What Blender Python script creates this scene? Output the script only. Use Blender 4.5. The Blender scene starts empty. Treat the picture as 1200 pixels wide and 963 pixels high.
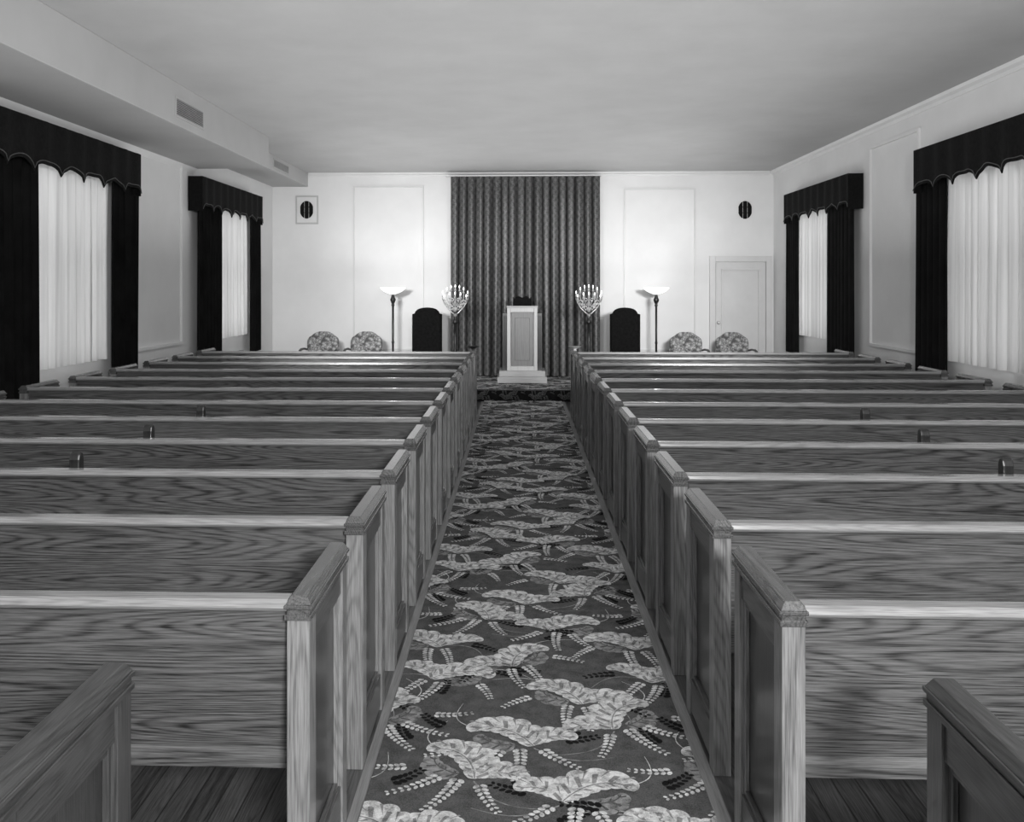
import bpy, bmesh, math, random
from mathutils import Vector, Matrix
random.seed(7)
pi=math.pi
S=bpy.context.scene
COL=S.collection
# ------------------------------------------------------------------ camera
F=1083.0; PPX=570.0; HZ=335.0; TH=math.radians(2.0); EYE=1.75
cd=bpy.data.cameras.new("camera"); cam=bpy.data.objects.new("camera",cd); COL.objects.link(cam)
cam.location=(0,0,EYE); cam.rotation_euler=(pi/2,0,TH)
cd.sensor_fit='HORIZONTAL'; cd.sensor_width=36; cd.lens=F/1200*36
cd.shift_x=(600-PPX)/1200; cd.shift_y=-(481.5-HZ)/1200
cd.clip_start=0.05; cd.clip_end=200
S.camera=cam
def sv(u,v,Y):
    "survey: world x,z of a sighted point standing at depth Y"
    a=(u-PPX)/F; dy=math.cos(TH)+a*math.sin(TH); dx=-math.sin(TH)+a*math.cos(TH)
    t=Y/dy
    return t*dx, EYE+t*(HZ-v)/F
# ------------------------------------------------------------------ mesh builder
class MB:
    def __init__(s): s.v=[];s.f=[];s.m=[];s.s=[]
    def add(s,vs,fs,m=0,sm=False):
        o=len(s.v); s.v+= [tuple(p) for p in vs]
        for f in fs: s.f.append([o+i for i in f]); s.m.append(m); s.s.append(sm)
        return s
    def box(s,x0,x1,y0,y1,z0,z1,m=0):
        x0,x1=sorted((x0,x1));y0,y1=sorted((y0,y1));z0,z1=sorted((z0,z1))
        v=[(x0,y0,z0),(x1,y0,z0),(x1,y1,z0),(x0,y1,z0),(x0,y0,z1),(x1,y0,z1),(x1,y1,z1),(x0,y1,z1)]
        return s.add(v,[(0,3,2,1),(4,5,6,7),(0,1,5,4),(1,2,6,5),(2,3,7,6),(3,0,4,7)],m)
    def prism(s,poly,axis,a,b,m=0,sm=False):
        def mk(p,t):
            if axis=='x': return (t,p[0],p[1])
            if axis=='y': return (p[0],t,p[1])
            return (p[0],p[1],t)
        n=len(poly); v=[mk(p,a) for p in poly]+[mk(p,b) for p in poly]
        s.add(v,[list(range(n))[::-1],list(range(n,2*n))],m)
        o=len(s.v)-2*n
        for i in range(n):
            j=(i+1)%n; s.f.append([o+i,o+j,o+n+j,o+n+i]); s.m.append(m); s.s.append(sm)
        return s
    def lathe(s,prof,cx=0,cy=0,seg=20,m=0,sm=True,cz=0):
        v=[];f=[]
        for r,z in prof:
            for k in range(seg):
                a=2*pi*k/seg; v.append((cx+r*math.cos(a),cy+r*math.sin(a),cz+z))
        for i in range(len(prof)-1):
            for k in range(seg):
                l=(k+1)%seg; f.append((i*seg+k,i*seg+l,(i+1)*seg+l,(i+1)*seg+k))
        s.add(v,f,m,sm)
        s.add(v[:seg],[list(range(seg))[::-1]],m); s.add(v[-seg:],[list(range(seg))],m)
        return s
    def tube(s,pts,r,seg=8,m=0):
        pts=[Vector(p) for p in pts]; n=len(pts); v=[];f=[]
        up=Vector((0.13,0.21,1)).normalized()
        for i,p in enumerate(pts):
            t=(pts[min(i+1,n-1)]-pts[max(i-1,0)]).normalized()
            a=t.cross(up)
            if a.length<.05: a=t.cross(Vector((1,0,0)))
            a.normalize(); b=t.cross(a).normalized()
            rr=r[i] if isinstance(r,(list,tuple)) else r
            for k in range(seg):
                q=2*pi*k/seg; v.append(p+a*rr*math.cos(q)+b*rr*math.sin(q))
        for i in range(n-1):
            for k in range(seg):
                l=(k+1)%seg; f.append((i*seg+k,i*seg+l,(i+1)*seg+l,(i+1)*seg+k))
        f.append(list(range(seg))[::-1]); f.append([(n-1)*seg+k for k in range(seg)])
        return s.add(v,f,m,True)
    def ball(s,c,rx,ry,rz,m=0,seg=12,rings=8):
        v=[];f=[]
        for i in range(rings+1):
            ph=-pi/2+pi*i/rings
            for k in range(seg):
                a=2*pi*k/seg
                v.append((c[0]+rx*max(math.cos(ph),.01)*math.cos(a),c[1]+ry*max(math.cos(ph),.01)*math.sin(a),c[2]+rz*math.sin(ph)))
        for i in range(rings):
            for k in range(seg):
                l=(k+1)%seg; f.append((i*seg+k,i*seg+l,(i+1)*seg+l,(i+1)*seg+k))
        f.append(list(range(seg))[::-1]); f.append([rings*seg+k for k in range(seg)])
        return s.add(v,f,m,True)
def obj(name,mb,mats,loc=(0,0,0),parent=None,bevel=0,label=None,cat=None,kind=None,group=None,fixn=True,solid=0,bseg=2):
    me=bpy.data.meshes.new(name)
    me.from_pydata(mb.v,[],mb.f)
    for mt in mats: me.materials.append(mt)
    for p,m,sm in zip(me.polygons,mb.m,mb.s): p.material_index=m; p.use_smooth=sm
    if fixn:
        bm=bmesh.new(); bm.from_mesh(me); bmesh.ops.recalc_face_normals(bm,faces=bm.faces); bm.to_mesh(me); bm.free()
    o=bpy.data.objects.new(name,me); COL.objects.link(o); o.location=loc
    if parent: o.parent=parent
    if solid:
        md=o.modifiers.new("s",'SOLIDIFY'); md.thickness=solid; md.offset=0
    if bevel:
        md=o.modifiers.new("b",'BEVEL'); md.width=bevel; md.segments=bseg; md.limit_method='ANGLE'; md.angle_limit=math.radians(35)
    if label:o["label"]=label
    if cat:o["category"]=cat
    if kind:o["kind"]=kind
    if group:o["group"]=group
    return o
def empty(name,loc,label,cat,group=None,rz=0):
    o=bpy.data.objects.new(name,None); COL.objects.link(o); o.location=loc; o.empty_display_size=.1
    o.rotation_euler=(0,0,rz); o["label"]=label; o["category"]=cat
    if group:o["group"]=group
    return o
def copy_tree(root,loc,rz=None,label=None,skip=()):
    def rec(o,par):
        c=o.copy(); COL.objects.link(c)
        if par is not None:
            c.parent=par; c.matrix_parent_inverse=o.matrix_parent_inverse.copy()
        for ch in o.children: rec(ch,c)
        return c
    kids=[k for k in root.children if k.name.split('.')[0] not in skip]
    c=root.copy(); COL.objects.link(c)
    for ch in kids: rec(ch,c)
    c.location=loc
    if rz is not None: c.rotation_euler=(0,0,rz)
    if label: c["label"]=label
    return c
# ------------------------------------------------------------------ materials
def nt(name):
    m=bpy.data.materials.new(name); m.use_nodes=True
    n=m.node_tree; b=n.nodes["Principled BSDF"]; return m,n,b
def N(n,t,**k):
    x=n.nodes.new(t)
    for a,b in k.items(): setattr(x,a,b)
    return x
def math_(n,op,a,b=None,c=None):
    x=n.nodes.new('ShaderNodeMath'); x.operation=op
    for i,q in enumerate((a,b,c)):
        if q is None: continue
        if isinstance(q,(int,float)): x.inputs[i].default_value=q
        else: n.links.new(q,x.inputs[i])
    return x.outputs[0]
def ramp(n,fac,stops):
    r=n.nodes.new('ShaderNodeValToRGB'); e=r.color_ramp.elements
    while len(e)<len(stops): e.new(.5)
    for i,(p,g) in enumerate(stops): e[i].position=p; e[i].color=(g,g,g,1)
    n.links.new(fac,r.inputs[0]); return r.outputs[0]
def bump(n,b,h,st,dist=.01):
    x=n.nodes.new('ShaderNodeBump'); x.inputs['Strength'].default_value=st; x.inputs['Distance'].default_value=dist
    n.links.new(h,x.inputs['Height']); n.links.new(x.outputs[0],b.inputs['Normal'])
def coords(n,scale,rand=False):
    tc=N(n,'ShaderNodeTexCoord'); mp=N(n,'ShaderNodeMapping'); mp.inputs['Scale'].default_value=scale
    src=tc.outputs['Object']
    if rand:
        oi=N(n,'ShaderNodeObjectInfo'); k=math_(n,'MULTIPLY',oi.outputs['Random'],37.0)
        va=N(n,'ShaderNodeVectorMath',operation='ADD'); n.links.new(src,va.inputs[0]); n.links.new(k,va.inputs[1]); src=va.outputs[0]
    n.links.new(src,mp.inputs[0]); return mp.outputs[0]
def noise(n,vec,scale,det=3,rough=.5):
    x=N(n,'ShaderNodeTexNoise'); x.inputs['Scale'].default_value=scale; x.inputs['Detail'].default_value=det; x.inputs['Roughness'].default_value=rough
    n.links.new(vec,x.inputs['Vector']); return x.outputs[0]
def plain(name,g,rough=.6,var=.12,ns=6,bs=.1,metal=0,spec=.5,scale=(1,1,1)):
    m,n,b=nt(name); vec=coords(n,scale)
    f=noise(n,vec,ns,5,.6)
    n.links.new(ramp(n,f,[(.3,g*(1-var)),(.7,min(1,g*(1+var)))]),b.inputs['Base Color'])
    b.inputs['Roughness'].default_value=rough; b.inputs['Metallic'].default_value=metal; b.inputs['Specular IOR Level'].default_value=spec
    if bs: bump(n,b,noise(n,vec,ns*25,3),bs,.003)
    return m
def wood(name,axis,g,con=.45,rough=.33,fib=1.0,bands=60,wide=7.5,sw=.12,planks=0):
    m,n,b=nt(name)
    def s3(l,w): return {'x':(l,w,w),'y':(w,l,w),'z':(w,w,l)}[axis]
    a=noise(n,coords(n,s3(.55,wide),True),1.0,.6,.4)
    wob=noise(n,coords(n,s3(6,60),True),1.0,2,.5)
    ph=math_(n,'ADD',math_(n,'MULTIPLY',a,bands*3.4),math_(n,'MULTIPLY',wob,1.5))
    s=math_(n,'SINE',ph); s=math_(n,'MULTIPLY_ADD',s,.5,.5); s=math_(n,'POWER',s,2.5)
    f=noise(n,coords(n,s3(6,230),True),1.0,2,.6)
    f2=noise(n,coords(n,s3(14,420),True),1.0,2,.6)
    big=noise(n,coords(n,s3(.5,3),True),1.0,2)
    t=math_(n,'ADD',math_(n,'MULTIPLY',s,sw),math_(n,'MULTIPLY',f,.60*fib)); t=math_(n,'ADD',t,math_(n,'MULTIPLY',big,.22))
    t=math_(n,'ADD',t,math_(n,'MULTIPLY',f2,.40))
    if planks:
        tc=N(n,'ShaderNodeTexCoord'); sp=N(n,'ShaderNodeSeparateXYZ'); n.links.new(tc.outputs['Object'],sp.inputs[0])
        q=math_(n,'DIVIDE',sp.outputs[0],planks); fr=math_(n,'FRACT',q); seam=math_(n,'LESS_THAN',fr,.06)
        wn=N(n,'ShaderNodeTexWhiteNoise'); wn.noise_dimensions='1D'; n.links.new(math_(n,'FLOOR',q),wn.inputs['W'])
        t=math_(n,'ADD',t,math_(n,'MULTIPLY',seam,.4)); t=math_(n,'ADD',t,math_(n,'MULTIPLY_ADD',wn.outputs['Value'],.16,-.08))
    n.links.new(ramp(n,t,[(.45,g*(1+con)),(.86,g*(1-con))]),b.inputs['Base Color'])
    b.inputs['Roughness'].default_value=rough; b.inputs['Specular IOR Level'].default_value=.5
    b.inputs['Coat Weight'].default_value=.4; b.inputs['Coat Roughness'].default_value=.16
    bump(n,b,f,.15,.002)
    return m
WX=wood("oak_grain_long",'x',.104,.8,sw=.15); WZ=wood("oak_grain_upright",'z',.20,.55); WPAN=wood("oak_panel_field",'z',.030,.6); WY=wood("oak_grain_rail",'y',.065,.6)  # front light on post faces put into the lighter upright tone; side panels darker
WCAP=wood("oak_top_rail",'x',.26,.4,.22,sw=.08); WCAPY=wood("oak_end_cap",'y',.085,.6,.22)
SHADE_Z=wood("shaded_oak_upright",'z',.050,.6); SHADE_Y=wood("shaded_oak_rail",'y',.042,.6)  # same oak in darker tones, shade painted into the nearest pew ends
WFLOOR=wood("floor_boards_wood",'y',.075,.6,.35,planks=.085)
WLIGHT=wood("light_oak",'z',.40,.15,.4,bands=15,sw=.1); WLIGHTX=wood("light_oak_long",'x',.30,.2,.4,bands=15,sw=.1); WMID=wood("mid_oak_panel",'z',.12,.3,.4,bands=15,sw=.1)
WDARK=wood("dark_wood",'z',.02,.4,.3)
PLASTER=plain("back_wall_plaster",.72,.8,.05,1.3,.15)
SIDEPL=plain("side_wall_plaster",.78,.8,.05,1.1,.2)
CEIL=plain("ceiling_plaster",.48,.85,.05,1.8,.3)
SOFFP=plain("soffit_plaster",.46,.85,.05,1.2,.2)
TRIM=plain("painted_trim",.66,.5,.04,3,.05)
TRIMD=plain("painted_door_enamel",.60,.45,.04,3,.05)
TRIM2=plain("painted_side_trim",.78,.5,.04,3,.05)
VELVET=plain("dark_drape_velvet",.007,.9,.4,4,.3,spec=.1)
VALMAT=plain("dark_valance_fabric",.008,.85,.5,30,.3,spec=.12)
CORD=plain("pale_trim_cord",.09,.7,.3,40,.2)
BLACK=plain("black_grille",.006,.7,.2,10,0,spec=.1)
VENT=plain("painted_vent_metal",.30,.5,.1,10,0)
BRASS=plain("aged_gilt",.50,.35,.35,30,.1,metal=.5)
DMETAL=plain("dark_bronze",.03,.35,.3,20,.1,metal=.6)
WAX=plain("white_candle",.7,.5,.03,10,0)
UPH=plain("dark_upholstery",.006,.9,.5,25,.3,spec=.1)
PAPER=plain("white_ceramic",.7,.4,.05,10,0)
PALE=wood("pale_floor_strip_wood",'y',.22,.3,.5,bands=15,sw=.1)
def emis(name,g,st):
    m,n,b=nt(name); b.inputs['Base Color'].default_value=(g,g,g,1); b.inputs['Emission Color'].default_value=(1,1,1,1); b.inputs['Emission Strength'].default_value=st; return m
FLAME=emis("flame_bulb_glass",.9,3); BOWL=emis("opal_glass_bowl",.9,1.3)
# sheer
m=bpy.data.materials.new("sheer_curtain_cloth"); m.use_nodes=True; n=m.node_tree; n.nodes.clear()
out=N(n,'ShaderNodeOutputMaterial'); d=N(n,'ShaderNodeBsdfDiffuse'); t=N(n,'ShaderNodeBsdfTranslucent'); mx=N(n,'ShaderNodeMixShader')
t.inputs[0].default_value=(.8,.8,.8,1); mx.inputs[0].default_value=.13
vec=coords(n,(1,22,.6)); f=noise(n,vec,1.0,3); n.links.new(ramp(n,f,[(.3,.70),(.7,.92)]),d.inputs[0])
n.links.new(d.outputs[0],mx.inputs[1]); n.links.new(t.outputs[0],mx.inputs[2]); n.links.new(mx.outputs[0],out.inputs[0]); SHEER=m
m=bpy.data.materials.new("window_glass"); m.use_nodes=True; n=m.node_tree; n.nodes.clear()
out=N(n,'ShaderNodeOutputMaterial'); d=N(n,'ShaderNodeBsdfTransparent'); t=N(n,'ShaderNodeBsdfGlossy'); mx=N(n,'ShaderNodeMixShader'); mx.inputs[0].default_value=.08
t.inputs['Roughness'].default_value=.05
n.links.new(d.outputs[0],mx.inputs[1]); n.links.new(t.outputs[0],mx.inputs[2]); n.links.new(mx.outputs[0],out.inputs[0]); GLASS=m
# patterned curtain : small staggered woven lozenges
m,n,b=nt("patterned_drape_cloth"); tc=N(n,'ShaderNodeTexCoord'); sp=N(n,'ShaderNodeSeparateXYZ'); n.links.new(tc.outputs['Object'],sp.inputs[0])
a1=math_(n,'SINE',math_(n,'MULTIPLY',sp.outputs[0],66)); a2=math_(n,'SINE',math_(n,'MULTIPLY',sp.outputs[2],46))
pz=math_(n,'MULTIPLY',a1,a2); f=noise(n,coords(n,(45,45,45)),1,3)
tt=math_(n,'ADD',math_(n,'MULTIPLY',pz,.13),f)
n.links.new(ramp(n,tt,[(.3,.020),(.8,.125)]),b.inputs['Base Color']); b.inputs['Roughness'].default_value=.42; STAGEC=m
# floral chair cloth
m,n,b=nt("floral_chair_cloth"); vo=N(n,'ShaderNodeTexVoronoi'); vo.inputs['Scale'].default_value=20; n.links.new(coords(n,(1,1,1)),vo.inputs['Vector'])
f=noise(n,coords(n,(1,1,1)),30,4); tt=math_(n,'ADD',vo.outputs['Distance'],math_(n,'MULTIPLY',math_(n,'SUBTRACT',f,.5),1.2))
n.links.new(ramp(n,tt,[(.30,.42),(.42,.05),(.55,.36),(.7,.08)]),b.inputs['Base Color']); b.inputs['Roughness'].default_value=.8; FLORAL=m
# carpet tones
def carp(name,g,var=0):
    m,n,b=nt(name); v=coords(n,(1,1,1)); f=noise(n,v,230,2,.7); f2=noise(n,v,16+var*14,3,.6)
    tt=math_(n,'ADD',math_(n,'MULTIPLY',f,.6-.25*var),math_(n,'MULTIPLY',f2,.4+.25*var))
    n.links.new(ramp(n,tt,[(.36,g*(.5-.1*var)),(.60,g*1.35)]),b.inputs['Base Color']); b.inputs['Roughness'].default_value=.95; b.inputs['Specular IOR Level'].default_value=.1
    bump(n,b,f,.5,.004); return m
CARP=[carp("carpet_ground",.088),carp("carpet_light",.56,1),carp("carpet_mid",.24,1),carp("carpet_black",.010)]
# ------------------------------------------------------------------ room
XL,XR,YB,YF,ZC=-4.35,4.42,16.2,-2.2,3.74
ZR=.18; YS=14.0; ZP=ZR+.008
mb=MB(); mb.box(XL-.2,XR+.2,YF-.2,YB+.2,-.15,0); 
obj("floor",mb,[WFLOOR],kind="structure",label="bare varnished board floor under the pews")
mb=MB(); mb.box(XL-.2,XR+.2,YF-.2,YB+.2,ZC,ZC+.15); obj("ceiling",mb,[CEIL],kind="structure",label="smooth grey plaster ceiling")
mb=MB(); mb.box(XL-.2,XR+.2,YB,YB+.2,0,ZC); obj("wall_back",mb,[PLASTER],kind="structure",label="pale plaster wall behind the platform")
mb=MB(); mb.box(XL-.2,XR+.2,YF-.2,YF,0,ZC); obj("wall_front",mb,[SIDEPL],kind="structure",label="plaster wall behind the last pews")
WY0=[(7.85,9.6),(12.9,14.6)]; WZ0,WZ1=1.02,2.95
for nm,xa,xb in (("wall_left",XL-.2,XL),("wall_right",XR,XR+.2)):
    mb=MB(); ys=[YF]+[q for w in WY0 for q in w]+[YB]
    for i in range(0,len(ys),2): mb.box(xa,xb,ys[i],ys[i+1],0,ZC)
    for a,c in WY0: mb.box(xa,xb,a,c,0,WZ0); mb.box(xa,xb,a,c,WZ1,ZC)
    obj(nm,mb,[SIDEPL],kind="structure",label="plaster side wall with draped windows")
k=1
for xa in (XL-.12,XR+.12):
    for a,c in WY0:
        mb=MB(); t=.05
        mb.box(xa-.03,xa+.03,a,a+t,WZ0,WZ1).box(xa-.03,xa+.03,c-t,c,WZ0,WZ1).box(xa-.03,xa+.03,a+t,c-t,WZ0,WZ0+t).box(xa-.03,xa+.03,a+t,c-t,WZ1-t,WZ1)
        mb.box(xa-.025,xa+.025,a+t,c-t,1.96,2.0).box(xa-.02,xa+.02,(a+c)/2-.015,(a+c)/2+.015,WZ0+t,WZ1-t)
        mb.box(xa-.004,xa+.004,a+t,c-t,WZ0+t,WZ1-t,1)
        obj("window_%d"%k,mb,[TRIM,GLASS],kind="structure",label="painted double-hung window with glass panes"); k+=1
# crown, baseboards, panel mouldings
tn=[2]
def trim(mb,mat=TRIM,label="thin painted plaster moulding"):
    o=obj("trim_%d"%tn[0],mb,[mat],kind="structure",label=label); tn[0]+=1; return o
def frame(mb,axis,pos,a0,a1,z0,z1,w=.03,d=.018):
    def bx(p0,p1,q0,q1):
        if axis=='y': mb.box(p0,p1,pos,pos-d,q0,q1)
        else: mb.box(pos,pos+(d if pos<0 else -d),p0,p1,q0,q1)
    bx(a0,a1,z1-w,z1); bx(a0,a1,z0,z0+w); bx(a0,a0+w,z0+w,z1-w); bx(a1-w,a1,z0+w,z1-w)
mb=MB(); mb.prism([(XR,ZC),(XR-.07,ZC),(XR-.055,ZC-.03),(XR-.02,ZC-.05),(XR-.012,ZC-.085),(XR,ZC-.085)],'y',YF,YB); trim(mb,TRIM2,"painted crown moulding")
mb=MB(); mb.prism([(YB,ZC),(YB-.06,ZC),(YB-.05,ZC-.03),(YB-.02,ZC-.04),(YB-.012,ZC-.07),(YB,ZC-.07)],'x',-3.70,XR-.07); trim(mb,TRIM,"painted crown moulding")
xa,_=sv(414,0,YB); xb,_=sv(496.5,0,YB); _,zt=sv(455,218,YB); mb=MB(); frame(mb,'y',YB,xa,xb,.62,zt,.028,.026); trim(mb,TRIMD,"rectangular wall panel moulding")
xa,_=sv(731,0,YB); xb,_=sv(815,0,YB); _,zt=sv(770,221,YB); mb=MB(); frame(mb,'y',YB,xa,xb,.62,zt,.028,.026); trim(mb,TRIMD,"rectangular wall panel moulding")
for X in (XL,XR):
    mb=MB(); frame(mb,'x',X,10.32,11.76,1.0,3.49,.035,.03); trim(mb,TRIM2,"rectangular wall panel moulding")
    mb=MB(); frame(mb,'x',X,5.3,6.6,1.0,3.49,.035,.025); trim(mb,TRIM2,"rectangular wall panel moulding")
mb=MB(); mb.box(XL,XL+.018,YF,YS,0,.14); obj("baseboard_left",mb,[TRIM2],kind="structure",label="painted baseboard",bevel=.004)
mb=MB(); mb.box(XR-.018,XR,YF,YS,0,.14); obj("baseboard_right",mb,[TRIM2],kind="structure",label="painted baseboard",bevel=.004)
mb=MB(); mb.box(XL+.02,3.15,YB-.018,YB,ZR,ZR+.14); obj("baseboard_back",mb,[TRIM],kind="structure",label="painted baseboard",bevel=.004)
# soffit
S1,S2,YST=-3.34,-3.72,12.25
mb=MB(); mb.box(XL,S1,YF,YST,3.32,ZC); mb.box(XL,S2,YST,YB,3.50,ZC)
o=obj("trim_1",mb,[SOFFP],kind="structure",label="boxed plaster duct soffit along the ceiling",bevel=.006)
mb=MB(); mb.prism([(XL,3.30),(XL+.05,3.32),(XL,3.25)],'y',YF,YST); trim(mb,TRIM2,"painted crown moulding below the soffit")
for a,c in ((-.5615,-.5215),(.6465,.6945)):
    mb=MB(); mb.box(a,c,YF+.01,YS-.02,.0005,.004); trim(mb,PALE,"pale wooden edging strip beside the aisle carpet")
def vent(y0,y1,z0,z1,X):
    r=empty("vent_grille",(X,(y0+y1)/2,(z0+z1)/2),"slatted metal air vent set in the ceiling soffit","vent",group="soffit air vents")
    hy=(y1-y0)/2; hz=(z1-z0)/2
    mb=MB(); w=.02; mb.box(0,.010,-hy,hy,hz-w,hz).box(0,.010,-hy,hy,-hz,-hz+w).box(0,.010,-hy,-hy+w,-hz+w,hz-w).box(0,.010,hy-w,hy,-hz+w,hz-w)
    obj("frame",mb,[SOFFP],parent=r)
    mb=MB(); mb.box(0,.002,-hy+w,hy-w,-hz+w,hz-w,0)
    k=9
    for i in range(k):
        z=-hz+w+(i+.5)*(2*hz-2*w)/k; mb.box(.002,.010,-hy+w,hy-w,z-.005,z+.004,1)
    obj("louvre",mb,[BLACK,VENT],parent=r)
def ywall(u,X):
    a=(u-PPX)/F; return X/math.tan(math.atan(a)-TH)
vent(ywall(205,S1),ywall(238,S1),3.40,3.60,S1+.001)
vent(ywall(320,S2),ywall(338,S2),3.54,3.69,S2+.001)
# door
xa,zt=sv(831,300,YB); xb=XR-.04
mb=MB(); c=.10
mb.box(xa,xa+c,YB-.06,YB,ZR,zt).box(xb-c,xb,YB-.06,YB,ZR,zt).box(xa+c,xb-c,YB-.06,YB,zt-c,zt)
mb.box(xa+c+.012,xb-c-.012,YB-.018,YB,ZR,zt-c-.012)
fx0,fx1,fz0,fz1=xa+c+.10,xb-c-.10,ZR+.22,zt-c-.12
for (p0,p1,q0,q1) in ((fx0,fx1,fz1-.03,fz1),(fx0,fx1,fz0,fz0+.03),(fx0,fx0+.03,fz0+.03,fz1-.03),(fx1-.03,fx1,fz0+.03,fz1-.03)):
    mb.box(p0,p1,YB-.045,YB-.018,q0,q1)
d=obj("door_1",mb,[TRIMD],kind="structure",label="white painted panelled door in a moulded casing",bevel=.004)
mb=MB(); mb.lathe([(.006,0),(.012,.01),(.012,.03),(.028,.045),(.03,.06),(.02,.075)],seg=14); k=obj("door_knob",mb,[BRASS],parent=d,loc=(xa+c+.05,YB-.018,1.12)); k.rotation_euler=(pi/2,0,0)
# round wall grilles
def rgrille(u,v,plate,label):
    x,z=sv(u,v,YB); r=empty("wall_grille",(x,YB,z),label,"vent")
    y=-.001
    if plate:
        mb=MB(); mb.box(-.20,.20,-.025,0,-.25,.25,1); mb.box(-.175,.175,-.035,-.025,-.225,.225,0); obj("plate",mb,[TRIM,SOFFP],parent=r,bevel=.004); y=-.036
    mb=MB()
    def el(hw,cx):
        pts=[]
        for i in range(9):
            xx=cx-hw+2*hw*i/8; pts.append((xx,.155*math.sqrt(max(0.02,1-(xx/.12)**2))))
        return pts+[(a,-b) for a,b in pts[::-1]]
    for cx,hw in ((-.078,.034),(0,.034),(.078,.034)): mb.prism(el(hw,cx),'y',y,y-.015,0)
    for zz in (-.05,.05): mb.box(-.10,.10,y,y-.008,zz-.006,zz+.006)
    obj("grille_bars",mb,[BLACK],parent=r)
rgrille(360,246,True,"round slatted black grille on a square white plate")
rgrille(873,246,False,"round slatted black grille set in the plaster wall")
# ------------------------------------------------------------------ carpets
def curl(mb,cx,cy,ang,L,W,bend,m,z,lobes=6,n=42,k1=2.1,flip=1):
    """curling acanthus leaf: spine follows a spiral, rounded lobes on the outer side"""
    x=cx;y=cy;a=ang;pts=[(x,y,a)]
    for i in range(n):
        s=i/n; a+= flip*bend*(.4+k1*s*s)/n*pi; x+=math.cos(a)*L/n; y+=math.sin(a)*L/n; pts.append((x,y,a))
    def off(i,t,zz):
        x,y,a=pts[i]; nx,ny=math.sin(a)*flip,-math.cos(a)*flip
        return (x+nx*t+math.cos(a)*.22*abs(t),y+ny*t+math.sin(a)*.22*abs(t),zz)
    out=[];inn=[];spn=[]
    for i in range(n+1):
        s=i/n; e=math.sin(pi*min(1,(s*.93+.07)**.8)) if i<n else 0; e=max(0,e)**.6
        l=.82+.18*abs(math.sin(lobes*pi*s))**.7
        out.append(off(i,W*e*l,z)); inn.append(off(i,-W*.42*e*l,z)); spn.append(off(i,0,z))
    k=n+1
    mb.add(spn+out+inn,[(i,i+1,k+i+1,k+i) for i in range(n)]+[(i+1,i,2*k+i,2*k+i+1) for i in range(n)],m)
    zz=z+.0004; sh=2 if m==1 else 0
    per=n/lobes
    for j in range(lobes):
        i=int((j+.55)*per); i=min(i,n-1); s=i/n; e=max(0,math.sin(pi*min(1,(s*.93+.07)**.8)))**.6; w=W*e
        i0=max(0,i-3)
        mb.add([off(i0,w*.10,zz),off(max(0,i-1),w*.62,zz),off(min(n,i+1),w*.60,zz),off(min(n,i0+2),w*.08,zz)],[(0,1,2,3)],sh)
        mb.add([off(i0,-w*.06,zz),off(max(0,i-1),-w*.26,zz),off(min(n,i+1),-w*.26,zz),off(min(n,i0+2),-w*.06,zz)],[(0,1,2,3)],sh)
        q=int((j+1)*per)
        if 0<q<n:
            mb.add([off(max(0,q-3),w*.35,zz+.0001),off(q,w*.84,zz+.0001),off(min(n,q+1),w*.80,zz+.0001)],[(0,1,2)],sh)
    v=[]
    for i in range(0,n-3): v+=[off(i,-.0025,zz+.0002),off(i,.0030,zz+.0002)]
    mb.add(v,[(2*i,2*i+2,2*i+3,2*i+1) for i in range(n-4)],sh)
def spray(mb,cx,cy,ang,L,bend,m,z,n=8,r=.016):
    ca,sa=math.cos(ang),math.sin(ang)
    def T(x,y): return (cx+x*ca-y*sa,cy+x*sa+y*ca,z)
    for i in range(n):
        s=(i+.5)/n; x=L*s; y=bend*L*s*s; rr=r*(1.15-.55*s); ta=math.atan2(2*bend*s,1)
        for sd in (-1,1):
            a=ta+sd*.8; ox,oy=x+math.cos(a)*rr*1.4,y+math.sin(a)*rr*1.4
            v=[]
            for q in range(8):
                t=2*pi*q/8; px,py=rr*1.05*math.cos(t),rr*.72*math.sin(t)
                v.append(T(ox+px*math.cos(a)-py*math.sin(a),oy+px*math.sin(a)+py*math.cos(a)))
            mb.add(v,[list(range(8))],m)
def stem(mb,cx,cy,ang,L,bend,m,z,w=.005,n=12):
    ca,sa=math.cos(ang),math.sin(ang); v=[]
    for i in range(n+1):
        s=i/n; x=L*s; y=bend*L*math.sin(pi*s)
        for q in (-1,1):
            yy=y+q*w*(1-.6*s); v.append((cx+x*ca-yy*sa,cy+x*sa+yy*ca,z))
    mb.add(v,[(2*i,2*i+2,2*i+3,2*i+1) for i in range(n)],m)
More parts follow.
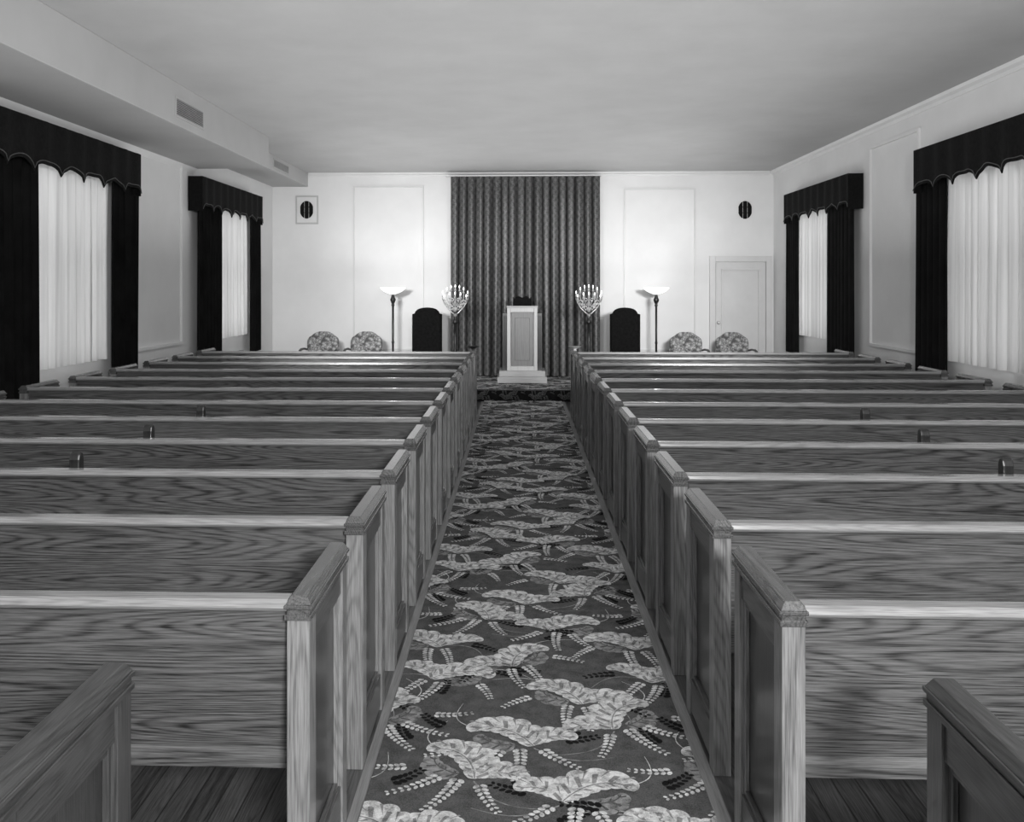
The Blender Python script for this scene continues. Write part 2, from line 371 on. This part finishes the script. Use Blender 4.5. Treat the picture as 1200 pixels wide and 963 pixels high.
def motif(mb,x,y,s,z0,fl,rot=0,kind=0):
    r=lambda a: (a+rot) if fl>0 else pi-(a+rot)
    b=fl; z=z0
    def P(px,py):
        px*=fl; rr=rot*fl; return x+s*(px*math.cos(rr)-py*math.sin(rr)), y+s*(px*math.sin(rr)+py*math.cos(rr))
    def CU(px,py,a,L,W,bd,m,dz,lb,sg=1): q=P(px,py); curl(mb,q[0],q[1],r(a),L*s,W*s,bd,m,z+dz,lb,flip=sg*fl)
    def SP(px,py,a,L,bd,m,dz,n,rr): q=P(px,py); spray(mb,q[0],q[1],r(a),L*s,bd*b,m,z+dz,n,rr*s)
    def ST(px,py,a,L,bd,m,dz,w): q=P(px,py); stem(mb,q[0],q[1],r(a),L*s,bd*b,m,z+dz,w)
    if kind==0:
        CU(-.08,-.07,1.35,.30,.105,.66,1,.0030,6,-1)
        CU(-.07,-.05,2.5,.19,.080,.55,1,.0008,5,1)
        CU(-.02,-.05,.2,.16,.065,.5,2,.0006,4,1)
        SP(-.03,-.07,-1.5,.22,.2,1,.0040,10,.0125); SP(.03,-.07,-1.05,.20,.25,1,.0041,9,.0115); SP(-.10,-.09,-1.95,.18,-.2,1,.0042,8,.0115)
        SP(.20,.12,.7,.13,.3,3,.0033,6,.014); SP(-.19,-.04,3.4,.13,-.3,3,.0006,6,.014); SP(.15,-.04,-.5,.15,.3,1,.0034,7,.011)
        ST(-.08,-.08,-2.75,.28,.18,2,.0004,.004); ST(.05,.07,1.3,.24,-.3,1,.0005,.003)
    else:
        CU(.07,-.08,1.9,.29,.10,.66,1,.0030,6,1)
        CU(.08,-.05,.7,.20,.08,.55,1,.0008,5,-1)
        CU(.02,-.06,2.9,.16,.06,.5,2,.0006,4,-1)
        SP(.02,-.08,-1.8,.22,.22,1,.0040,10,.0120); SP(.08,-.09,-1.3,.20,-.2,1,.0041,9,.0115); SP(-.12,-.03,-2.6,.15,.2,1,.0034,7,.011)
        SP(-.17,.14,2.5,.13,.3,3,.0033,6,.014); SP(.20,-.06,-.4,.14,-.3,3,.0006,6,.014)
        ST(.07,-.05,-.8,.26,.25,2,.0004,.004); ST(-.02,.05,2.9,.28,-.2,1,.0005,.003)
def pattern(mb,x0,x1,y0,y1,z,s=1.0):
    W=.44*s; H=.36*s; j=0; y=y0-H
    lay=[(0,1,.0,0),(.5,-1,.15,1),(.12,1,-.15,1),(.62,-1,-.1,0)]
    while y<y1+H:
        ox,fl,rot,kd=lay[j%4]; x=x0-W+ox*W; i=0
        while x<x1+W:
            motif(mb,x,y+(.09*s if i%2 else -.08*s),s*1.0,z+.0001*(i%3),fl*(1 if i%2 else -1),rot+(.3 if i%2 else -.2),kd); x+=W; i+=1
        y+=H; j+=1
def clip(mb,x0,x1,y0,y1):
    me=bpy.data.meshes.new("tmp"); me.from_pydata(mb.v,[],mb.f)
    for p,m in zip(me.polygons,mb.m): p.material_index=m
    bm=bmesh.new(); bm.from_mesh(me)
    for co,no in (((x0,0,0),(-1,0,0)),((x1,0,0),(1,0,0)),((0,y0,0),(0,-1,0)),((0,y1,0),(0,1,0))):
        bmesh.ops.bisect_plane(bm,geom=bm.verts[:]+bm.edges[:]+bm.faces[:],plane_co=co,plane_no=no,clear_outer=True)
    for f in bm.faces:
        f.normal_update()
        if f.normal.z<0: f.normal_flip()
    o=MB(); bm.verts.index_update()
    o.v=[tuple(v.co) for v in bm.verts]; o.f=[[v.index for v in f.verts] for f in bm.faces]; o.m=[f.material_index for f in bm.faces]; o.s=[False]*len(o.f)
    bm.free(); return o
CX0,CX1=-.52,.645
mb=MB(); pattern(mb,CX0,CX1,YF,YS,.0125,1.08); mb=clip(mb,CX0,CX1,YF+.01,YS-.012)
mb.box(CX0,CX1,YF+.01,YS-.012,.0005,.012,0)
obj("aisle_carpet",mb,CARP,label="grey floral leaf-patterned carpet runner along the aisle",cat="carpet",fixn=False)
# platform with carpet
r=empty("platform",(0,YS,0),"low carpeted platform across the end of the room","platform")
mb=MB(); mb.box(XL+.02,XR-.02,0,YB-YS-.02,.001,ZR-.012); obj("platform_body",mb,[WDARK],parent=r)
mb=MB(); pattern(mb,XL,XR,YS,YB,ZR+.0003,1.0); mb=clip(mb,XL+.02,XR-.02,YS-.008,YB-.02)
mb.v=[(a,b-YS,c) for a,b,c in mb.v]
mb.box(XL+.02,XR-.02,-.008,YB-YS-.02,ZR-.012,ZR,0)
m2=MB(); pattern(m2,-1.6,1.8,0,.2,0,.5); m2=clip(m2,-1.6,1.8,.0,ZR-.012)
mb.box(XL+.02,XR-.02,-.008,0,.001,ZR-.012,3)
mb.add([(a,-.009-c,b) for a,b,c in m2.v],m2.f,0); mb.m[-len(m2.f):]=[{1:0,2:3,0:3}.get(q,q) for q in m2.m]
obj("platform_carpet",mb,CARP,parent=r,fixn=False)
# ------------------------------------------------------------------ pews
H=.914
def end_mesh(s):
    mb=MB(); t=.062; D=.54
    mb.box(0,s*t,0,.078,0,.868,0).box(0,s*t,D-.07,D,0,.868,0)
    mb.box(s*.006,s*(t-.006),.078,D-.07,.02,.15,1).box(s*.006,s*(t-.006),.078,D-.07,.765,.868,1)
    mb.box(s*.028,s*(t-.028),.078,D-.07,.15,.765,3)
    for sg in (0,1):
        xa,xb=(s*.014,s*.028) if sg==0 else (s*(t-.028),s*(t-.014))
        mb.box(xa,xb,.078,.094,.15,.765,0).box(xa,xb,D-.086,D-.07,.15,.765,0).box(xa,xb,.094,D-.086,.15,.168,1).box(xa,xb,.094,D-.086,.747,.765,1)
    c=t/2
    for (w,z0,z1,e) in ((c+.006,.850,.865,.006),(c+.001,.865,.880,.001)): mb.box(s*(c-w),s*(c+w),-e,D+e,z0,z1,2)
    for (wa,wb,za,zb) in ((c+.007,c+.007,.880,.891),(c+.004,c-.010,.891,H)):
        v=[(s*(c-wa),-(wa-c),za),(s*(c+wa),-(wa-c),za),(s*(c+wa),D+(wa-c),za),(s*(c-wa),D+(wa-c),za),
           (s*(c-wb),(c-wb),zb),(s*(c+wb),(c-wb),zb),(s*(c+wb),D-(c-wb),zb),(s*(c-wb),D-(c-wb),zb)]
        mb.add(v,[(0,3,2,1),(4,5,6,7),(0,1,5,4),(1,2,6,5),(2,3,7,6),(3,0,4,7)],2)
    return mb
def make_pew(s,xa,xw,Y,label,mats=None):
    L=abs(xw-xa); r=empty("pew",(xa,Y,0),label,"pew",group="rows of oak pews")
    e=obj("end_panel",end_mesh(s),mats or [WZ,WY,WCAPY,WPAN],parent=r,bevel=.0015,bseg=1)
    e2=e.copy(); COL.objects.link(e2); e2.parent=r; e2.location=(s*(L-.062),0,0)
    a,b=s*.062,s*(L-.062)
    mb=MB(); mb.prism([(.022,.87),(.050,.87),(.150,.40),(.118,.40)],'x',a,b,0)
    mb.prism([(.098,.43),(.112,.47),(.134,.47),(.150,.40),(.098,.40)],'x',a,b,0)
    obj("backrest",mb,[WX],parent=r)
    mb=MB(); mb.prism([(.004,.872),(.066,.872),(.072,.880),(.070,.893),(.062,.902),(.012,.902),(.001,.896),(-.003,.882)],'x',a,b,0,False)
    obj("top_rail",mb,[WCAP],parent=r,bevel=.002)
    mb=MB(); mb.prism([(.125,.40),(.50,.415),(.53,.425),(.535,.44),(.50,.455),(.13,.432)],'x',a,b,0); mb.box(a,b,.46,.485,.33,.413)
    obj("seat",mb,[WX],parent=r)
    mb=MB(); c=s*1.52; pts=[(.09,0),(.46,0),(.46,.12),(.40,.40),(.16,.40),(.09,.2)]
    mb.prism(pts,'x',c-.02,c+.02); obj("center_support",mb,[WZ],parent=r,bevel=.003)
    mb=MB(); pts=[(.155,.46),(.40,.46),(.42,.60),(.38,.66),(.24,.68),(.15,.75),(.13,.86),(.130,.935),(.122,.962),(.105,.973),(.088,.962),(.080,.935),(.076,.80)]
    mb.prism(pts,'x',c-.026,c+.026); obj("divider",mb,[WDARK],parent=r,bevel=.008)
    return r
lab="varnished oak pew with panelled ends beside the aisle carpet"
WG=.17
PL=make_pew(-1,-.5626,XL+WG,2.47,lab); PR=make_pew(1,.696,XR-WG,2.47,lab)
for k in range(1,12):
    Y=2.47+.855*k
    l=lab if k<11 else "varnished oak front-row pew facing the platform"
    sk=() if k<=4 else ("divider",)
    copy_tree(PL,(-.5626,Y,0),label=l,skip=sk); copy_tree(PR,(.696,Y,0),label=l,skip=sk)
l0="varnished oak pew with shade painted into its ends, set back further from the aisle carpet"
dm=[SHADE_Z,SHADE_Y,SHADE_Y,WPAN]
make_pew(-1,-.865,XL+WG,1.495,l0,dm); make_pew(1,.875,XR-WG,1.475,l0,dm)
# ------------------------------------------------------------------ window drapery
def sheet(mb,y0,y1,z0,z1,amp,nf,m=0,seed=0,nz=8,spread=0,xo=0,irr=0.5,head=0,pinch=.22):
    rd=random.Random(seed); nu=nf*12; ph=[rd.uniform(-irr,irr) for _ in range(nf+2)]; am=[rd.uniform(1-irr*.9,1) for _ in range(nf+2)]
    v=[];f=[]
    for j in range(nz+1):
        q=j/nz; z=z0+(z1-z0)*q
        hd=1-.55*head*max(0,(q-.90)/.10)
        for i in range(nu+1):
            s=i/nu; k=s*nf; kk=int(min(k,nf-1)); fr=k-kk; fr=fr*fr*(3-2*fr); p=ph[kk]*(1-fr)+ph[kk+1]*fr; aa=am[kk]*(1-fr)+am[kk+1]*fr
            y=y0+(y1-y0)*s; yc=(y0+y1)/2; y=yc+(y-yc)*(1+spread*(1-q))
            th=2*pi*k+p*3*irr+.35*math.sin(2.2*q+ph[kk]*4)*irr*2
            x=hd*amp*aa*(.9+.1*math.cos(3*q+p))*(math.sin(th)+.18*math.sin(3*th+p*4))/1.1+xo
            y+= pinch*(y1-y0)/nf*math.cos(th)*(.5+.5*aa)
            v.append((x,y,z))
    w=nu+1
    for j in range(nz):
        for i in range(nu): f.append((j*w+i,j*w+i+1,(j+1)*w+i+1,(j+1)*w+i))
    mb.add(v,f,m,True); return mb
def drapery(s,X,ya,yb,d1,d2,d3,seed,bottom=.70):
    yc=(ya+yb)/2
    r=empty("window_curtain",(X,yc,0),"dark velvet drapes with scalloped valance over white sheers","curtain",group="draped windows along the side walls")
    h=(yb-ya)/2
    n=84; top=3.19; d=.20*s; v=[];cord=[]
    def bz(t):
        q=t*7; fr=q-math.floor(q)
        return 2.735+.085*math.sqrt(max(0,1-(2*fr-1)**2))+.015*math.sin(3*pi*q)*.5
    for i in range(n+1):
        t=i/n; y=-h+2*h*t; x=d+.010*math.sin(t*60)
        b=bz(t); v+=[(x,y,top),(x,y,b)]; cord.append((x+s*.011,y,b+.03))
    f=[(2*i,2*i+2,2*i+3,2*i+1) for i in range(n)]
    o=len(v); v+=[(.01*s,-h,top),(.01*s,-h,2.74),(.01*s,h,top),(.01*s,h,2.74)]
    f+=[(o,0,1,o+1),(2*n,o+2,o+3,2*n+1),(o,0,2*n,o+2)]
    mb=MB(); mb.add(v,f,0); obj("valance",mb,[VALMAT],parent=r,solid=.012)
    mb=MB(); mb.tube(cord,.0045,6); obj("valance_cord",mb,[CORD],parent=r)
    mb=MB(); sheet(mb,ya+.06-yc,d1+.02-yc,bottom,3.05,.035,7,0,seed,spread=.02,xo=s*.112,irr=.35); obj("drape",mb,[VELVET],parent=r)
    mb=MB(); sheet(mb,d2-yc,d3-yc,bottom,3.05,.035,5,0,seed+5,spread=.04,xo=s*.112,irr=.35); obj("drape",mb,[VELVET],parent=r)
    mb=MB(); sheet(mb,d1-.04-yc,d2+.06-yc,.99,3.0,.042,10,0,seed+9,nz=12,xo=s*.050,irr=.85,pinch=.13); obj("sheer",mb,[SHEER],parent=r,label="white sheer curtain panel")
    return r
for X,s in ((XL,1),(XR,-1)):
    drapery(s,X,6.90,10.02,7.95,9.47,10.14,3+s); drapery(s,X,12.0,14.85,13.0,14.45,15.0,11+s)
# ------------------------------------------------------------------ stage curtain
xa,_=sv(524.5,0,16.05); xb,_=sv(703,0,16.05)
mb=MB(); sheet(mb,xa+.03,xb-.03,0.01,ZC-.09-ZR,.10,18,0,5,nz=30,irr=.45,head=1)
mb.v=[(b-(xa+xb)/2,a,c) for a,b,c in mb.v]
r=empty("stage_curtain",((xa+xb)/2,16.03,ZP),"tall dark pleated curtain with woven trellis pattern behind the pulpit","curtain")
obj("curtain_cloth",mb,[STAGEC],parent=r)
mb=MB(); mb.box(-(xb-xa)/2-.02,(xb-xa)/2+.02,-.10,.10,ZC-ZR-.100,ZC-ZR-.088); obj("curtain_track",mb,[TRIM],parent=r)
# ------------------------------------------------------------------ pulpit
px,_=sv(612,0,14.85)
r=empty("pulpit",(px,14.85,ZP),"light wood pulpit with framed front panel on a stepped plinth","pulpit")
mb=MB(); mb.box(-.40,.40,0,.66,0,.10).box(-.37,.37,.03,.64,.10,.195); obj("plinth",mb,[WLIGHTX],parent=r,bevel=.005)
mb=MB(); mb.box(-.245,.245,.10,.55,.195,1.21); 
mb.box(-.245,-.190,.055,.10,.195,1.21).box(.190,.245,.055,.10,.195,1.21).box(-.190,.190,.055,.10,.195,.26).box(-.190,.190,.055,.10,1.14,1.21)
obj("body",mb,[WLIGHT],parent=r,bevel=.004)
mb=MB(); mb.box(-.180,.180,.085,.0995,.27,1.13); mb.box(-.12,.12,.075,.085,.36,1.05); obj("front_panel",mb,[WMID],parent=r,bevel=.006,label="darker oak front panel")
for s in (-1,1):
    mb=MB(); mb.box(s*.247,s*.32,.16,.50,.195,1.12)
    for i in range(3): mb.box(s*(.258+i*.02),s*(.266+i*.02),.15,.16,.26,1.08)
    obj("side_pilaster",mb,[WDARK],parent=r,bevel=.003)
mb=MB(); mb.box(-.252,.252,.045,.57,1.21,1.24); obj("top_moulding",mb,[WLIGHTX],parent=r,bevel=.003)
mb=MB(); mb.prism([(.14,1.24),(.50,1.24),(.50,1.29),(.17,1.36),(.14,1.36)],'x',-.13,.13); mb.box(-.15,.15,.12,.14,1.24,1.30)
mb.box(-.15,-.13,.12,.16,1.30,1.38).box(.13,.15,.12,.16,1.30,1.38); obj("book_rest",mb,[UPH],parent=r,bevel=.003)
r2=empty("open_book",(px,15.17,ZP+1.334),"thick dark book lying on the pulpit rest","book")
mb=MB(); mb.prism([(-.12,.0),(.12,.0),(.12,.012),(-.12,.012)],'y',-.1,.1,0); mb.prism([(-.11,.012),(.11,.012),(.11,.03),(.06,.045),(0,.02),(-.06,.045),(-.11,.03)],'y',-.095,.095,0)
o=obj("book_body",mb,[UPH],parent=r2); r2.rotation_euler=(-.20,0,0)
# ------------------------------------------------------------------ torchieres
def torchiere(u,label):
    x,_=sv(u,0,15.4); r=empty("floor_lamp",(x,15.4,ZP),label,"floor lamp",group="torchiere lamps")
    mb=MB(); mb.lathe([(.15,0),(.155,.012),(.14,.022),(.06,.035),(.03,.06),(.02,.08)],seg=28); obj("base",mb,[DMETAL],parent=r)
    mb=MB(); mb.lathe([(.018,.07),(.018,.6),(.024,.61),(.024,.63),(.018,.64),(.018,1.22),(.030,1.24),(.02,1.26),(.034,1.29),(.048,1.33),(.032,1.37),(.02,1.425)],seg=16); obj("pole",mb,[DMETAL],parent=r)
    mb=MB(); mb.lathe([(.03,1.420),(.06,1.430),(.11,1.450),(.16,1.475),(.20,1.51),(.215,1.535),(.195,1.530),(.15,1.49),(.10,1.468),(.03,1.450)],seg=32); obj("lamp_shade",mb,[BOWL],parent=r)
    return r
torchiere(460.5,"slim dark torchiere floor lamp with opal glass bowl"); torchiere(769,"slim dark torchiere floor lamp with opal glass bowl")
# ------------------------------------------------------------------ candelabra
def candelabrum(u):
    Y=14.6; x,_=sv(u,0,Y); r=empty("candelabrum",(x,Y,ZP),"tall gilt branched standing candelabrum with lit candle bulbs","candelabrum",group="standing candelabra")
    mb=MB(); mb.lathe([(.10,.05),(.11,.07),(.06,.09),(.035,.14),(.024,.2),(.022,.5),(.036,.52),(.036,.55),(.022,.57),(.022,.95),(.036,.97),(.044,1.0),(.026,1.03),(.022,1.06),(.018,1.16)],seg=18)
    for k in range(3):
        a=k*2*pi/3+pi/2; mb.tube([(.05*math.cos(a),.05*math.sin(a),.08),(.12*math.cos(a),.12*math.sin(a),.07),(.17*math.cos(a),.17*math.sin(a),.03),(.19*math.cos(a),.19*math.sin(a),.014)],.013,8)
    obj("stand",mb,[DMETAL],parent=r)
    tips=[(k*.066,0,1.50-.011*k*k) for k in range(-3,4)]
    tips+=[(k*.080,-.05,1.385-.008*k*k) for k in (-2.2,-1.1,0,1.1,2.2)]
    mb=MB()
    mb.lathe([(.012,1.14),(.02,1.16),(.03,1.18),(.03,1.20),(.012,1.23),(.010,1.47)],seg=12)
    for tx,ty,tz in tips:
        mb.tube([(0,ty*.1,1.26),(tx*.45,ty*.6,1.235+.1*(tz-1.26)),(tx*.9,ty,1.26+.30*(tz-1.26)),(tx*1.03,ty,1.26+.65*(tz-1.26)),(tx,ty,tz-.012)],.0055,8)
    for s in (-1,1):
        for (ax,az,R) in ((.050,1.205,.04),(.125,1.30,.045),(.05,1.34,.035),(.090,1.245,.03)):
            pts=[(s*(ax+R*(1-t/9)*math.cos(t)),-.02,az+R*(1-t/9)*math.sin(t)) for t in [i*.5 for i in range(15)]]; mb.tube(pts,.008,8)
        mb.tube([(0,-.02,1.10),(s*.05,-.02,1.14),(s*.12,-.02,1.21),(s*.18,-.02,1.30),(s*.19,-.02,1.36)],.009,8)
    for tx,ty,tz in tips: mb.lathe([(.006,-.015),(.018,-.006),(.021,.0),(.012,.004),(.010,.010)],tx,ty,12,0,True,tz)
    mb.ball((0,-.02,1.28),.028,.02,.04); mb.ball((0,0,1.10),.028,.028,.03)
    for i in range(9):
        a=(i-4)*.035; mb.ball((a,-.045,1.19+.35*abs(a)),.009,.009,.016,0,8,6)
    obj("branch_arms",mb,[BRASS],parent=r)
    for tx,ty,tz in tips:
        mb=MB(); mb.lathe([(.0065,.006),(.0065,.040),(.004,.043)],tx,ty,10,0,True,tz); c=obj("candle",mb,[WAX],parent=r)
        mb=MB(); mb.lathe([(.003,.041),(.0080,.050),(.009,.058),(.006,.074),(.001,.088)],tx,ty,10,0,True,tz); obj("flame_bulb",mb,[FLAME],parent=c)
    return r
candelabrum(533.5); candelabrum(690)
# ------------------------------------------------------------------ chairs
def camel(w,z0,z1,n=24):
    pts=[(-w*.92,z0),(w*.92,z0)]
    for i in range(n+1):
        t=i/n; a=pi*t; x=w*math.cos(a); e=math.sin(a)
        pts.append((x*1.0,z1-.24+.20*e**.55+.04*e**4*1.0+ .012*abs(math.sin(4*a))))
    return pts
def armchair(x,Y,label,rz=0):
    r=empty("armchair",(x,Y,ZP),label,"chair",group="floral armchairs on the platform",rz=rz)
    mb=MB(); mb.prism(camel(.265,.40,.80),'y',.20,.30); obj("backrest",mb,[FLORAL],parent=r,bevel=.03,bseg=4)
    mb=MB(); mb.box(-.26,.26,-.26,.24,.30,.44); obj("seat",mb,[FLORAL],parent=r,bevel=.035,bseg=4)
    for s in (-1,1):
        mb=MB(); mb.tube([(s*.265,.24,.50),(s*.285,.1,.525),(s*.295,-.08,.525),(s*.29,-.20,.50),(s*.285,-.225,.475)],[.016,.017,.02,.022,.016],10); mb.tube([(s*.29,-.14,.51),(s*.28,-.10,.44),(s*.27,-.13,.35)],.015,8); obj("arm",mb,[WDARK],parent=r)
        mb=MB(); mb.tube([(s*.24,-.22,.32),(s*.255,-.245,.2),(s*.245,-.23,.08),(s*.255,-.25,.006)],[.028,.026,.016,.022],10); obj("leg",mb,[WDARK],parent=r)
        mb=MB(); mb.tube([(s*.22,.22,.32),(s*.225,.26,.12),(s*.23,.30,.006)],[.024,.02,.018],10); obj("leg",mb,[WDARK],parent=r)
    return r
A=armchair(sv(379.5,0,15.4)[0],15.1,"floral upholstered armchair with curved back and dark wood arms")
for u in (430,803,857):
    copy_tree(A,(sv(u,0,15.4)[0],15.1,ZP))
copy_tree(A,(XL+.52,13.42,0.0),rz=math.radians(90),label="floral armchair turned sideways against the wall")
copy_tree(A,(XR-.52,13.42,0.0),rz=math.radians(-90),label="floral armchair turned sideways against the wall")
def throne(u):
    Y=14.85; x,_=sv(u,0,Y+.25); r=empty("high_back_chair",(x,Y,ZP),"tall dark upholstered high-back chair with arched top","chair",group="high-back platform chairs")
    w=.245
    def out(w,dz):
        pts=[(-w,.30),(w,.30),(w,1.10-dz),(w-.045,1.115-dz),(w-.05,1.14-dz)]
        pts+=[((w-.06)*math.cos(a),1.14-dz+.07*math.sin(a)) for a in [i*pi/12 for i in range(1,12)]]
        pts+=[(-w+.05,1.14-dz),(-w+.045,1.115-dz),(-w,1.10-dz)]
        return pts
    mb=MB(); mb.prism(out(w,0),'y',.235,.29); obj("back_frame",mb,[UPH],parent=r,bevel=.006)
    mb=MB(); mb.prism(out(w-.02,.02),'y',.205,.235); obj("backrest",mb,[UPH],parent=r,bevel=.012)
    mb=MB(); mb.box(-.235,.235,-.25,.235,.30,.34,1).box(-.23,.23,-.24,.20,.34,.42,0); obj("seat",mb,[UPH,WDARK],parent=r,bevel=.012)
    for s in (-1,1):
        mb=MB(); mb.box(s*.19,s*.235,-.24,-.19,0,.30); obj("leg",mb,[WDARK],parent=r,bevel=.006)
        mb=MB(); mb.box(s*.19,s*.235,.24,.285,0,.30); obj("leg",mb,[WDARK],parent=r,bevel=.006)
    return r
throne(500.5); throne(732.5)
def dish(x,label,mat):
    r=empty("offering_dish",(x,2.47+.855*11+.12,H+.002),label,"dish")
    mb=MB(); mb.lathe([(.022,0),(.026,.006),(.015,.015),(.05,.030),(.085,.05),(.09,.052),(.05,.04),(.01,.035)],seg=24); obj("bowl",mb,[mat],parent=r)
dish(.727,"small white footed dish resting on the pew end",PAPER); dish(-.594,"small dark footed dish resting on the pew end",DMETAL)
# ------------------------------------------------------------------ light
W=bpy.data.worlds.new("world"); S.world=W; W.use_nodes=True
W.node_tree.nodes['Background'].inputs[0].default_value=(1,1,1,1); W.node_tree.nodes['Background'].inputs[1].default_value=2.6
def area(name,loc,target,sx,sy,p,spread=180):
    l=bpy.data.lights.new(name,'AREA'); l.shape='RECTANGLE'; l.size=sx; l.size_y=sy; l.energy=p; l.spread=math.radians(spread)
    o=bpy.data.objects.new(name,l); COL.objects.link(o); o.location=loc
    d=Vector(target)-Vector(loc); o.rotation_euler=d.to_track_quat('-Z','Y').to_euler(); return o
area("rear_flood_lamp",(1.0,-1.6,2.6),(0.2,9,1.3),.8,.6,330)
area("added_ceiling_fill",(0,7.2,2.05),(0,7.2001,4),6.4,17.0,285)  # unseen upward area light added to fill the ceiling
area("added_back_wall_fill",(-2.2,7.0,2.3),(-1.8,16.2,1.4),.8,.4,42,48)  # unseen pair of area lights added mid-room to brighten the back wall
area("added_back_wall_fill",(2.4,7.0,2.3),(2.0,16.2,1.4),.8,.4,42,48)
for u in (460.5,769):
    l=bpy.data.lights.new("torchiere_bulb",'POINT'); l.energy=4; l.shadow_soft_size=.03
    o=bpy.data.objects.new("torchiere_bulb",l); COL.objects.link(o); o.location=(sv(u,0,15.4)[0],15.4,ZP+1.58)
S.view_settings.view_transform='Standard'; S.view_settings.look='None'; S.view_settings.exposure=0
